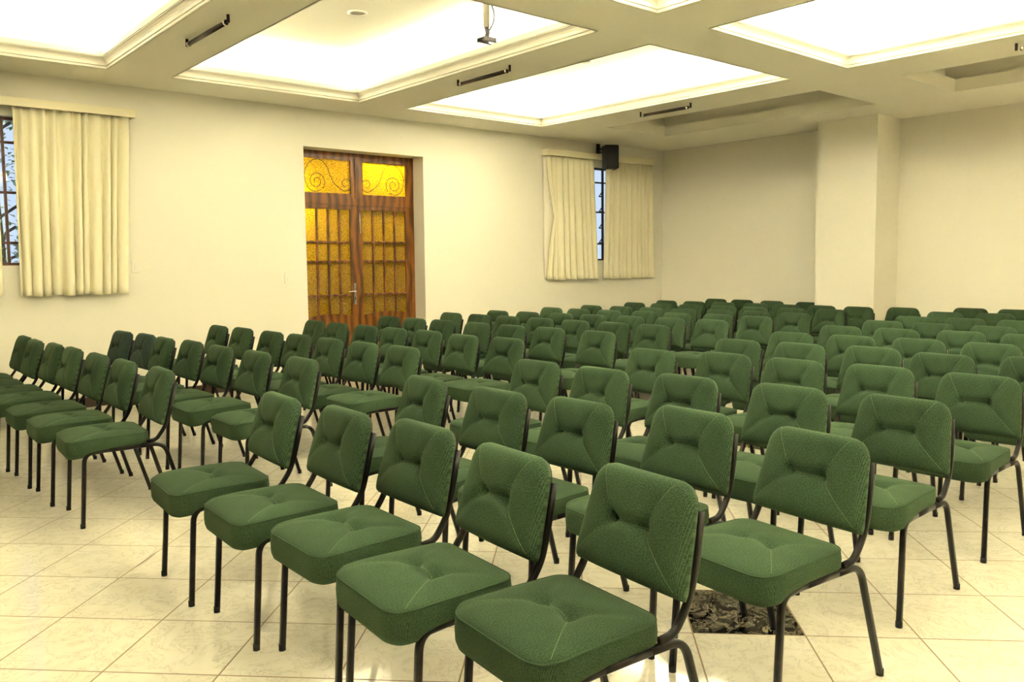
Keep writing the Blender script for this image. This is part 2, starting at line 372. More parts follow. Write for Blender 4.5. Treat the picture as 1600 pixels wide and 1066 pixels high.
for (x0, x1, y0, y1, lit) in COFFERS:
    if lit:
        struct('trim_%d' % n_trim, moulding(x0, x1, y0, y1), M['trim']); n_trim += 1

# round unlit downlights in the middle coffers' upper ceiling
def downlight(x, y, label):
    z = ZC + RISE
    t = thing('downlight', label, 'ceiling light', (x, y, z), 0, 'round ceiling downlights')
    bm = bmesh.new(); n = 32; prof = [(0.085, 0), (0.085, -0.012), (0.078, -0.016), (0.066, -0.012), (0.062, -0.002)]
    R_ = [[bm.verts.new((r*math.cos(2*PI*k/n), r*math.sin(2*PI*k/n), h)) for k in range(n)] for r, h in prof]
    for A, B in zip(R_, R_[1:]):
        for k in range(n): bm.faces.new((A[k], A[(k+1) % n], B[(k+1) % n], B[k]))
    obj('ring', bm, M['plastic'], t, True)
    bm = bmesh.new(); bmesh.ops.create_circle(bm, cap_ends=True, segments=n, radius=0.064, matrix=Matrix.Translation((0, 0, -0.003)))
    obj('lens', bm, M['glassgrey'], t)
downlight(3.64, 6.24, 'round white downlight, unlit, in the ceiling recess behind the projector pole')
downlight(6.33, 6.23, 'round white downlight, unlit, in the ceiling recess farther from the projector pole')

# dark unlit tube lamps under the beams
def rod(x, y0, y1, label):
    t = thing('tube_lamp', label, 'ceiling lamp', (x, (y0+y1)/2, ZC), 0, 'dark tube lamps under the ceiling beams')
    h = (y1-y0)/2; z = -0.045
    obj('tube', tb([(0, -h+0.03, z), (0, h-0.03, z)], 0.0165, 12, up=Vector((1, 0, 0))), M['tube'], t, True)
    for s in (-1, 1):
        b = obj('bracket', bx(-0.009, 0.009, s*h-0.009, s*h+0.009, -0.056, 0.0, bev=0.003, seg=1), M['tube'], t)
        obj('collar', tb([(0, s*(h-0.035), z), (0, s*(h-0.055), z)], 0.019, 12, up=Vector((1, 0, 0))), M['chrome'], b, True)
rod(2.265, 5.59, 6.385, 'dark tube lamp under the beam nearest the cream curtained window')
rod(4.69, 5.515, 6.255, 'dark tube lamp under the beam below the projector pole')
rod(7.325, 5.62, 6.32, 'dark tube lamp on the beam edge nearest the wall loudspeaker')
rod(7.386, 1.79, 2.489, 'dark tube lamp cut off by the right edge of the picture')

# projector mount hanging from the coffer
def projector_mount():
    px, py = 3.55, 4.41
    t = thing('projector_mount', 'white ceiling pole with an empty grey projector plate and a loose cable', 'projector mount', (px, py, ZC+RISE))
    zb = -0.62
    obj('pole', tb([(0, 0, 0), (0, 0, zb+0.09)], 0.022, 16, up=Vector((1, 0, 0))), M['plastic'], t, True)
    obj('ceiling_plate', bx(-0.07, 0.07, -0.07, 0.07, -0.012, 0, bev=0.004), M['plastic'], t)
    obj('swivel', tb([(0.0, 0, zb+0.09), (0.006, -0.004, zb+0.055), (0.0, 0, zb+0.02)], 0.016, 10, up=Vector((1, 0, 0))), M['grey'], t, True)
    bm = bmesh.new(); box(bm, -0.052, 0.052, -0.045, 0.045, zb+0.012, zb+0.02, bev=0.002, seg=1)
    box(bm, -0.052, 0.052, 0.036, 0.041, zb-0.004, zb+0.02); box(bm, -0.052, 0.052, -0.041, -0.036, zb-0.004, zb+0.02)
    p = obj('mount_plate', bm, M['grey'], t)
    for s in (-1, 1):
        obj('arm', bx(-0.060, 0.060, s*0.03-0.006, s*0.03+0.006, zb-0.010, zb-0.002, bev=0.002, seg=1), M['grey'], p)
    pts = [(0.018, -0.012, zb+0.30), (0.03, -0.02, zb+0.24), (0.046, -0.03, zb+0.18), (0.040, -0.026, zb+0.12), (0.018, -0.012, zb+0.075), (0.0, 0.03, zb+0.03), (-0.03, 0.05, zb+0.025)]
    obj('cable', tb(smooth_path(pts, 0.03), 0.005, 8, up=Vector((1, 0, 0))), M['cable'], t, True)
projector_mount()

# ------------------------------------------------------------------ windows
def pane_window(name, w, depth, ys, xs, zs, fm, fw=0.03):
    x0, x1, z0, z1 = w
    t = bpy.data.objects.new(name, None); COL.objects.link(t); t['kind'] = 'structure'; t.location = (x0, YL+depth, z0)
    bm = bmesh.new(); d = 0.02; w_ = x1-x0; h = z1-z0
    box(bm, 0, fw, -d, d, 0, h); box(bm, w_-fw, w_, -d, d, 0, h); box(bm, fw, w_-fw, -d, d, 0, fw*0.8); box(bm, fw, w_-fw, -d, d, h-fw*0.8, h)
    obj('window_frame', bm, fm, t)
    bm = bmesh.new()
    for x in xs: box(bm, x-x0-0.011, x-x0+0.011, -0.015, 0.015, fw*0.8, h-fw*0.8)
    for z in zs: box(bm, fw, w_-fw, -0.012, 0.012, z-z0-0.011, z-z0+0.011)
    obj('glazing_bars', bm, fm, t)
    obj('pane', bx(fw*0.5, w_-fw*0.5, -0.003, 0.003, fw*0.4, h-fw*0.4), M['glass'], t)
    return t
pane_window('window_1', W1, 0.10, 0, [0.96, 1.372, 1.78], [2.403, 1.966, 1.525], M['wframe'])
w2 = pane_window('window_2', W2, 0.10, 0, [8.52, 8.985, 9.3], [2.451, 2.022, 1.56], M['wframe_dark'])
bm = bmesh.new()      # tilting stays of the louvred sashes
for z in (2.25, 2.03, 1.79, 1.575):
    for xx in (8.52, 8.985):
        a = Vector((xx-W2[0], -0.018, z-W2[2]))
        tube(bm, [a+Vector((0, 0, 0.10)), a+Vector((-0.095, -0.002, 0.0)), a+Vector((0, 0, 0.0))], 0.009, 6)
        tube(bm, [a+Vector((-0.095, -0.002, 0.0)), a+Vector((0.0, -0.002, 0.005))], 0.009, 6)
obj('sash_stays', bm, M['wframe_dark'], w2)

# ------------------------------------------------------------------ pelmets and curtains
YP = 8.237
def pelmet(x0, x1, z0, z1, label):
    t = thing('curtain_pelmet', label, 'pelmet', ((x0+x1)/2, YL, z0), 0, 'cream box pelmets over the windows')
    hw = (x1-x0)/2
    obj('front_board', bx(-hw, hw, YP-YL, YP-YL+0.018, 0, z1-z0, bev=0.003, seg=1), M['valance'], t)
    obj('top_board', bx(-hw, hw, YP-YL+0.018, 0, z1-z0-0.016, z1-z0), M['valance'], t)
    for s in (-1, 1):
        a = s*hw; b = s*(hw-0.018); obj('end_board', bx(min(a, b), max(a, b), YP-YL+0.018, 0, 0, z1-z0-0.016), M['valance'], t)
    obj('track', bx(-hw+0.03, hw-0.03, -0.11, -0.09, z1-z0-0.04, z1-z0-0.016), M['plastic'], t)
pelmet(0.30, 2.424, 2.688, 2.763, 'cream pelmet box over the curtained window at the left edge')
pelmet(7.674, 9.862, 2.742, 2.828, 'cream pelmet box behind the wall loudspeaker')
def curtain(name, xt0, xt1, xb0, xb1, zt, zb, folds, label, seed, edge=None, depth=0.037, group=None):
    rnd = random.Random(seed); bm = bmesh.new(); nu, nv = folds*14, 26; ph = [rnd.uniform(-0.35, 0.35) for _ in range(folds+2)]; am = [rnd.uniform(0.6, 1.15) for _ in range(folds+2)]
    P = []
    for j in range(nv+1):
        v = j/nv; row = []
        for i in range(nu+1):
            u = i/nu; f = u*folds; k = int(f); fr = f-k
            p0 = ph[k]*(1-fr)+ph[k+1]*fr; a0 = am[k]*(1-fr)+am[k+1]*fr
            wv = math.sin(2*PI*(f+p0)); wv = math.copysign(abs(wv)**0.8, wv)
            a = depth*a0*(0.72+0.30*v) * (1.0 if j else 0.8)
            x = (xt0*(1-u)+xt1*u)*(1-v) + (xb0*(1-u)+xb1*u)*v + 0.012*math.sin(2*PI*(f*1.0+p0)+1.2)*v
            if edge:
                e = edge(v); x += e*max(0, 1-u*5)
            z = zt*(1-v)+zb*v + (0.006*math.sin(f*2.1) if j == nv else 0)
            row.append(bm.verts.new((x, 8.316 + a*wv, z)))
        P.append(row)
    for j in range(nv):
        for i in range(nu): bm.faces.new((P[j][i], P[j][i+1], P[j+1][i+1], P[j+1][i]))
    x0 = (xt0+xt1)/2
    t = thing(name, label, 'curtain', (x0, 8.316, zb), 0, group)
    for v in bm.verts: v.co -= Vector((x0, 8.316, zb))
    o = obj('curtain_cloth', bm, M['curtain'], t, True)
    o.modifiers.new('thick', 'SOLIDIFY').thickness = 0.003
    # hem band and heading tape
    return t, o
G = 'cream pleated curtains'
curtain('curtain', 1.432, 2.385, 1.412, 2.292, 2.735, 1.052, 11, 'wide cream pleated curtain hanging left of the door, beside the garden window', 3, group=G)
curtain('curtain', 0.42, 1.305, 0.40, 1.296, 2.735, 1.066, 8, 'cream curtain mostly out of the picture at its left edge', 5, group=G)
def pulled(v):
    k = min(v/0.5, 1.0) if v < 0.5 else max(0.0, 1-(v-0.5)/0.47)
    return 0.165*max(0, k)**1.4
t, o = curtain('curtain', 7.69, 8.64, 7.705, 8.728, 2.79, 1.055, 9, 'cream curtain with its left edge pulled open, left of the loudspeaker', 11, edge=pulled, group=G)
curtain('curtain', 8.895, 9.885, 8.835, 9.925, 2.79, 1.048, 11, 'cream pleated curtain hanging below the loudspeaker, next to the room corner', 17, group=G)
bm = bmesh.new(); A = []      # white lining that shows where the edge is pulled aside
for j in range(21):
    v = j/20; a = bm.verts.new((7.685+0.012*v, 8.345, 2.78-1.72*v)); b = bm.verts.new((7.74+pulled(v)*1.0, 8.338, 2.78-1.72*v)); A.append((a, b))
for (a, b), (c, d) in zip(A, A[1:]): bm.faces.new((a, b, d, c))
ox = Vector(((7.69+8.655)/2, 8.316, 1.055))
for v in bm.verts: v.co -= ox
l_ = obj('curtain_lining', bm, M['lining'], t, True); l_['label'] = 'white lining at the pulled back edge'
l_.modifiers.new('thick', 'SOLIDIFY').thickness = 0.002

# ------------------------------------------------------------------ loudspeakers
def loudspeaker(loc, rotz, label, wall_at):
    t = thing('loudspeaker', label, 'loudspeaker', loc, rotz, 'black wall loudspeakers')
    w, d, h = 0.100, 0.085, 0.162
    obj('cabinet', bx(-w, w, -d, d, -h, h, bev=0.012), M['black'], t)
    obj('grille', bx(-w+0.012, w-0.012, -d-0.006, -d+0.004, -h+0.012, h-0.012, bev=0.005, seg=1), M['grille'], t)
    for s in (-1, 1):
        for q in (-1, 1): obj('foot', tb([(s*(w-0.035), q*(d-0.035), -h-0.012), (s*(w-0.035), q*(d-0.035), -h)], 0.014, 10, up=Vector((1, 0, 0))), M['foot'], t)
    inv = Matrix.Rotation(-rotz, 3, 'Z')
    wp = inv @ (Vector(wall_at) - Vector(loc))
    bm = bmesh.new(); box(bm, -0.030, 0.030, -0.012, 0.012, -0.075, 0.075, bev=0.003, seg=1)
    b = obj('wall_bracket', bm, M['black'], t); b.location = wp; b.rotation_euler = (0, 0, -rotz)
    bm = bmesh.new()
    for z in (0.095, 0.14): tube(bm, [(wp.x, wp.y, z), (wp.x*0.4, d+0.04, z), (0, d-0.005, z)], 0.010, 8, up=Vector((0, 0, 1)))
    obj('bracket_arm', bm, M['black'], t, True)
loudspeaker((8.70, 8.06, 2.765), math.radians(-30), 'black loudspeaker on a wall bracket over the far window curtains', (8.775, YL-0.013, 2.915))
loudspeaker((1.155, 8.04, 2.76), math.radians(30), 'black loudspeaker edge above the curtain at the left picture edge', (1.05, YL-0.013, 2.86))

# wall switches
def switch(x, z, label, w=0.04, h=0.058):
    t = thing('light_switch', label, 'switch', (x, YL, z), 0, 'white wall switches')
    obj('plate', bx(-w, w, -0.009, 0, -h, h, bev=0.004), M['plastic'], t)
    obj('rocker', bx(-0.014, 0.014, -0.014, -0.008, -0.026, 0.026, bev=0.003, seg=1), M['plastic'], t)
switch(3.952, 1.160, 'white light switch on the wall left of the wooden door')
switch(2.40, 1.302, 'white wall switch at the edge of the wide cream curtain')

# ------------------------------------------------------------------ door
DY = YL + 0.232
door = bpy.data.objects.new('door_1', None); COL.objects.link(door); door['kind'] = 'structure'; door.location = (4.958, DY, 0)
hw, hz = (DR[1]-DR[0])/2, DR[3]
bm = bmesh.new()
box(bm, -hw, -hw+0.05, -0.01, 0.066, 0, hz); box(bm, hw-0.05, hw, -0.01, 0.066, 0, hz); box(bm, -hw+0.05, hw-0.05, -0.01, 0.066, hz-0.05, hz)
box(bm, -hw+0.05, hw-0.05, -0.008, 0.066, 1.985, 2.065)
box(bm, -0.028, 0.028, -0.012, 0.066, 2.065, hz-0.05)
obj('door_frame', bm, M['wood'], door)
def spiral(c, r0, turns, a0, sgn, n=40, r1=0.02):
    return [Vector((c[0]+(r0+(r1-r0)*k/n)*math.cos(a0+sgn*2*PI*turns*k/n), 0, c[1]+(r0+(r1-r0)*k/n)*math.sin(a0+sgn*2*PI*turns*k/n))) for k in range(n+1)]
for s in (-1, 1):
    # transom light
    a, b = (0.028, hw-0.05) if s > 0 else (-hw+0.05, -0.028)
    fr = bmesh.new(); z0, z1 = 2.065, hz-0.05; f = 0.052
    box(fr, a, a+f, 0.0, 0.04, z0, z1); box(fr, b-f, b, 0.0, 0.04, z0, z1); box(fr, a+f, b-f, 0.0, 0.04, z0, z0+f); box(fr, a+f, b-f, 0.0, 0.04, z1-0.035, z1)
    tr = obj('transom_sash', fr, M['wood'], door)
    obj('pane', bx(a+f-0.005, b-f+0.005, 0.018, 0.024, z0+f-0.005, z1-0.03), M['amber'], tr)
    bm = bmesh.new(); w_ = b-a-2*f; h_ = z1-z0-f-0.035; cx, cz = a+f, z0+f
    def put(pts): tube(bm, [Vector((s*p.x, 0.012, p.z)) for p in pts], 0.0045, 6)
    ax = 0.028+f; bz = cz
    # S-scroll: small curl by the mullion, sweeping up to a big spiral by the jamb (mirrored on the other leaf)
    put(spiral((ax+0.06, bz+0.115), 0.085, 1.1, -PI*0.35, -1, r1=0.028))
    S1 = [Vector((ax+0.06+0.085*math.cos(-PI*0.35), 0, bz+0.115+0.085*math.sin(-PI*0.35))), Vector((ax+0.20, 0, bz+0.10)), Vector((ax+0.26, 0, bz+0.20)), Vector((ax+0.29, 0, bz+0.30)), Vector((ax+0.36, 0, bz+h_-0.012)), Vector((ax+0.44, 0, bz+h_-0.004)), Vector((ax+0.52, 0, bz+h_-0.05)), Vector((ax+0.585, 0, bz+0.22)), Vector((ax+0.55, 0, bz+0.06)), Vector((ax+0.46, 0, bz+0.006)), Vector((ax+0.37, 0, bz+0.035))]
    put(smooth_path(S1, 0.08, 6))
    put(spiral((ax+0.43, bz+0.13), 0.11, 1.7, -PI*0.75, -1, r1=0.022))
    sc = obj('iron_scroll', bm, M['iron'], tr, True)
    # leaf
    a, b = (0.002, hw-0.052) if s > 0 else (-hw+0.052, -0.002)
    z0, z1 = 0.012, 1.982; bm = bmesh.new(); st = 0.062; top = 0.045; bot = 0.70
    ss = 0.10 if s > 0 else 0.0
    i0, i1 = a+ (0.055 if s > 0 else 0.06), b - (0.07 if s > 0 else 0.10)
    box(bm, a, i0, 0.0, 0.04, z0, z1); box(bm, i1, b, 0.0, 0.04, z0, z1); box(bm, i0, i1, 0.0, 0.04, z1-top, z1)
    # bottom rail with a gently arched upper edge
    n = 12; prev = None
    for k in range(n):
        xa, xb = i0+(i1-i0)*k/n, i0+(i1-i0)*(k+1)/n
        za = bot + 0.030*math.sin(PI*k/n); zb_ = bot + 0.030*math.sin(PI*(k+1)/n)
        vs4 = [bm.verts.new((xa, yy, zz)) for yy in (0.0, 0.04) for zz in (z0, za)] + [bm.verts.new((xb, yy, zz)) for yy in (0.0, 0.04) for zz in (z0, zb_)]
        A0, A1, B0, B1, C0, C1, D0, D1 = vs4
        for fc in ((A0, A1, C1, C0), (B0, D0, D1, B1), (A1, B1, D1, C1), (A0, C0, D0, B0)): bm.faces.new(fc)
        if k == 0: bm.faces.new((A0, B0, B1, A1))
        if k == n-1: bm.faces.new((C0, C1, D1, D0))
    leaf = obj('door_leaf', bm, M['wood'], door)
    bm = bmesh.new()
    for k in (1, 2, 3):
        x = i0+(i1-i0)*k/4; box(bm, x-0.011, x+0.011, 0.004, 0.036, bot, z1-top)
    for z in (1.56, 1.335, 0.943): box(bm, i0, i1, 0.005, 0.035, z-0.011, z+0.011)
    obj('glazing_bars', bm, M['wood'], leaf)
    obj('pane', bx(i0-0.004, i1+0.004, 0.017, 0.023, bot-0.002, z1-top+0.004), M['amber'], leaf)
    if s < 0:
        bm = bmesh.new(); box(bm, b-0.075, b-0.040, -0.007, 0.0, 0.83, 1.08, bev=0.003, seg=1)
        hp = obj('handle_plate', bm, M['chrome'], leaf); hp['label'] = 'bright metal handle plate'
        obj('handle', tb(smooth_path([(b-0.057, -0.004, 0.985), (b-0.057, -0.045, 0.985), (b-0.17, -0.045, 0.982)], 0.02), 0.009, 10, up=Vector((0, 0, 1))), M['chrome'], hp, True)
        obj('keyhole', bx(b-0.061, b-0.053, -0.0085, -0.006, 0.885, 0.915), M['black'], hp)
    else:
        bm = bmesh.new(); box(bm, 0.018, 0.036, -0.006, 0.0, 1.70, 1.90, bev=0.002, seg=1); tube(bm, [(0.027, -0.012, 1.66), (0.027, -0.012, 1.80)], 0.005, 8)
        obj('bolt', bm, M['chrome'], leaf)
# hall behind the door
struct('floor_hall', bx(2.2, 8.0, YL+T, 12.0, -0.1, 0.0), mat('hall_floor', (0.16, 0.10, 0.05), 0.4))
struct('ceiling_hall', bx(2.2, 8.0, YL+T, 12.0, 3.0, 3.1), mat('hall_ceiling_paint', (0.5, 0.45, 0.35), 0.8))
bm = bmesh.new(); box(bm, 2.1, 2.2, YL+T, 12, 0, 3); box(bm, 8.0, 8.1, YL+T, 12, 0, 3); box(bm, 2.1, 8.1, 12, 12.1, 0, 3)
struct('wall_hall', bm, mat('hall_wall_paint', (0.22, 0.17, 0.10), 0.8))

# ------------------------------------------------------------------ garden outside the left window
def leafmat():
    m = mat('leaf_green', (0.10, 0.20, 0.05), 0.6); noise_colour(m, (0.22, 0.34, 0.14), (0.70, 0.78, 0.48), scale=6, detail=3); return m
M['leaf'] = leafmat(); M['bark'] = mat('bark', (0.09, 0.07, 0.06), 0.9); M['soil'] = mat('ground_soil', (0.25, 0.24, 0.18), 0.95)
struct('ground', bx(-4.0, 2.0, YL+T, 16, -0.3, -0.2), M['soil'])
struct('ground_2', bx(8.15, 16, YL+T, 16, -0.3, -0.2), M['soil'])
def tree(loc, label, seed, h=4.2, r=0.9):
    rnd = random.Random(seed); t = thing('garden_tree', label, 'tree', loc)
    bm = bmesh.new(); tube(bm, [(0, 0, 0), (0.04, 0.02, h*0.35), (-0.03, 0.0, h*0.7), (0.05, 0, h*0.95)], 0.07, 8)
    for k in range(9):
        a = rnd.uniform(0, 2*PI); z = rnd.uniform(0.25, 0.85)*h
        tube(bm, [(0, 0, z), (math.cos(a)*r*0.5, math.sin(a)*r*0.5, z+0.3), (math.cos(a)*r*0.9, math.sin(a)*r*0.9, z+0.35)], 0.018, 6)
    obj('trunk', bm, M['bark'], t, True)
    bm = bmesh.new()
    for k in range(1500):
        a = rnd.uniform(0, 2*PI); rr = r*math.sqrt(rnd.random())*1.1; z = rnd.uniform(0.15, 1.0)*h
        c = Vector((rr*math.cos(a), rr*math.sin(a), z)); q = Matrix.Rotation(rnd.uniform(0, 6.28), 3, 'Z') @ Matrix.Rotation(rnd.uniform(-0.9, 0.9), 3, 'X')
        L_ = rnd.uniform(0.05, 0.10); vv = [bm.verts.new(c + q @ Vector(p)) for p in ((0, 0, 0), (L_*0.35, L_*0.5, 0.01), (0, L_, 0), (-L_*0.35, L_*0.5, 0.01))]
        bm.faces.new(vv)
    obj('foliage', bm, M['leaf'], t)
tree((1.75, 11.6, -0.2), 'leafy green tree in the garden seen through the left window', 4)

# ------------------------------------------------------------------ chairs
ZT = 0.755                   # top edge of the backrest
def pad_uv(bm, f_uv):
    uv = bm.loops.layers.uv.new('UVMap')
    for f in bm.faces:
        for l in f.loops: l[uv].uv = f_uv(l.vert.co)
def gauss(x, s): return math.exp(-(x/s)**2)
def seg_dist(p, a, b):
    ax, ay = a; bx_, by_ = b; dx, dy = bx_-ax, by_-ay; t = max(0, min(1, ((p[0]-ax)*dx+(p[1]-ay)*dy)/(dx*dx+dy*dy)))
    return math.hypot(p[0]-ax-t*dx, p[1]-ay-t*dy), t
# -- seat. local axes: the chair faces -X, origin on the floor under its middle
SX0, SX1 = -0.278, 0.108     # front and back edge of the seat
SZ0, SZ1 = 0.390, 0.457
def seat_xy(u, v):
    """u across (-1..1), v front(-1) to back(1): rounded outline"""
    hy = 0.206 - 0.014*(v+1)/2; hx = (SX1-SX0)/2; R_ = 0.080 if v < 0 else 0.050
    px, py = v*hx, u*hy
    dx = math.copysign(max(0, abs(px)-(hx-R_)), px); dy = math.copysign(max(0, abs(py)-(hy-R_)), py)
    k = 1.0
    if dx and dy: k = max(abs(dx), abs(dy))/math.hypot(dx, dy)
    return (SX0+SX1)/2 + px - dx*(1-k), py - dy*(1-k)
SB = [(-0.075, -0.055), (-0.075, 0.055)]      # the two seat buttons (x, y)
SC = {(-1, -1): (SX0+0.04, -0.185), (-1, 1): (SX0+0.04, 0.185), (1, -1): (SX1-0.03, -0.170), (1, 1): (SX1-0.03, 0.170)}
def seat_h(x, y, u, v):
    h = SZ1 + 0.012*(1-u*u)*(1-v*v) - 0.012*max(abs(u)**8, abs(v)**8) - 0.010*max(0, -v)**3
    for b in SB: h -= 0.015*gauss(math.hypot(x-b[0], y-b[1]), 0.034)
    d, t = seg_dist((x, y), SB[0], SB[1]); h -= 0.011*gauss(d, 0.018)
    for (i, j), c in SC.items():
        b = SB[0] if j < 0 else SB[1]; d, t = seg_dist((x, y), b, c); h -= 0.0085*gauss(d, 0.015)*(1-t)**0.9
    return h
def seat_bm():
    bm = bmesh.new(); n = 36; G_ = []
    for j in range(n+1):
        row = []
        for i in range(n+1):
            u, v = -1+2*i/n, -1+2*j/n; x, y = seat_xy(u, v); row.append(bm.verts.new((x, y, seat_h(x, y, u, v))))
        G_.append(row)
    for j in range(n):
        for i in range(n): bm.faces.new((G_[j][i], G_[j][i+1], G_[j+1][i+1], G_[j+1][i]))
    rim = [G_[0][i] for i in range(n)] + [G_[j][n] for j in range(n)] + [G_[n][n-i] for i in range(n)] + [G_[n-j][0] for j in range(n)]
    cx = (SX0+SX1)/2; prev = rim
    for (dz, s) in ((0.010, 1.010), (0.030, 1.018), (0.050, 1.012), (0.064, 0.985)):
        ring = []
        for v in rim:
            c = v.co; fr = max(0, (cx-c.x)/(cx-SX0)); z = SZ1-0.012-dz*(1+0.42*fr) - 0.008*fr
            ring.append(bm.verts.new((cx+(c.x-cx)*s, c.y*s, max(z, 0.350))))
        m_ = len(rim)
        for k in range(m_): bm.faces.new((prev[k], prev[(k+1) % m_], ring[(k+1) % m_], ring[k]))
        prev = ring
    bm.faces.new(prev[::-1])
    pad_uv(bm, lambda c: (c.x + (c.z-SZ1)*(1.0 if c.x < SX0+0.05 else 0.15), c.y + (c.z-SZ1)*(0.1 if c.x < SX0+0.05 else 1.0)))
    rimpts = [v.co.copy() for v in rim]
    return bm, rimpts
# -- backrest: lies in a plane leaning back. s across, t up the plane (0..1), n out of its front
BT = Vector((0.235, 0, ZT)); BB = Vector((0.152, 0, 0.482))
BL = (BT-BB).length; TD = (BT-BB).normalized(); ND = Vector((-TD.z, 0, TD.x))   # ND points forward (-X)
def bk(s, t, n): 
    return BB + TD*(t*BL) + ND*(n + 0.010*(1-(s/0.2)**2) - 0.012) + Vector((0, s, 0))
def back_hw(t):
    w = 0.205 - 0.030*t
    r = 0.085
    d = (t - (1 - r/BL*0.8))*BL/0.8
    if d > 0: w -= r*0.62*(1-math.sqrt(max(0, 1-(d/r)**2)))
    d = (0.07-t)*BL
    if d > 0: w -= 0.25*d
    return w
KB = [(-0.058, 0.50), (0.058, 0.50)]
KC = {(-1, 1): (-0.130, 0.97), (1, 1): (0.130, 0.97), (-1, -1): (-0.185, 0.06), (1, -1): (0.185, 0.06)}
def back_n(s, t, u):
    v = 2*t-1
    e = (1-abs(u)**5)*(1-abs(v)**7); h = 0.003 + 0.043*max(0, e)**0.45
    for b in KB: h -= 0.013*gauss(math.hypot(s-b[0], (t-b[1])*BL), 0.030)
    d, q = seg_dist((s, t*BL), (KB[0][0], KB[0][1]*BL), (KB[1][0], KB[1][1]*BL)); h -= 0.013*gauss(d, 0.015)
    for (i, j), c in KC.items():
        b = KB[0] if i < 0 else KB[1]; d, q = seg_dist((s, t*BL), (b[0], b[1]*BL), (c[0], c[1]*BL)); h -= 0.0095*gauss(d, 0.013)*(1-q)**0.6
    return max(h, 0.002)
def back_bm():
    bm = bmesh.new(); n = 36; G_ = []
    for j in range(n+1):
        t = j/n; row = []
        tt = t if j < n-3 else t
        for i in range(n+1):
            u = -1+2*i/n; s = u*back_hw(t); row.append(bm.verts.new(bk(s, t, back_n(s, t, u))))
        G_.append(row)
    for j in range(n):
        for i in range(n): bm.faces.new((G_[j][i], G_[j][i+1], G_[j+1][i+1], G_[j+1][i]))
    rim = [G_[0][i] for i in range(n)] + [G_[j][n] for j in range(n)] + [G_[n][n-i] for i in range(n)] + [G_[n-j][0] for j in range(n)]
    ring = [bm.verts.new(v.co - ND*0.015) for v in rim]; m_ = len(rim)
    for k in range(m_): bm.faces.new((rim[k], rim[(k+1) % m_], ring[(k+1) % m_], ring[k]))
    bm.faces.new(ring[::-1])
    pad_uv(bm, lambda c: ((c-BB).dot(TD), c.y))
    return bm
def shell_bm():
    bm = bmesh.new(); n = 14; F, Bk = [], []
    for j in range(n+1):
        t = 0.03+0.93*j/n
        w = back_hw(t)-0.008
        F.append([bm.verts.new(bk(s*w, t, -0.012)) for s in (-1, -0.5, 0, 0.5, 1)]); Bk.append([bm.verts.new(bk(s*w, t, -0.024)) for s in (-1, -0.5, 0, 0.5, 1)])
    for A in (F, Bk):
        for j in range(n):
            for i in range(4): bm.faces.new((A[j][i], A[j][i+1], A[j+1][i+1], A[j+1][i]))
    for j in range(n):
        for i in (0, 4): bm.faces.new((F[j][i], F[j+1][i], Bk[j+1][i], Bk[j][i]))
    for j in (0, n):
        for i in range(4): bm.faces.new((F[j][i], F[j][i+1], Bk[j][i+1], Bk[j][i]))
    return bm
def line_on(fn, pts, r, n=12):
    P = []
    for a, b in zip(pts, pts[1:]): P += [fn(a[0]+(b[0]-a[0])*k/n, a[1]+(b[1]-a[1])*k/n) for k in range(n + (b == pts[-1]))]
    return tb(P, r, 5, up=Vector((0.2, 0.3, 0.9)))
def seat_pt(x, y):
    u = y/0.2; v = (x-(SX0+SX1)/2)/((SX1-SX0)/2); return Vector((x, y, seat_h(x, y, max(-1, min(1, u)), max(-1, min(1, v))) + 0.0003))
def back_pt(s, t): return bk(s, t, back_n(s, t, s/back_hw(t)) + 0.0003)
FY, RY = 0.199, 0.191
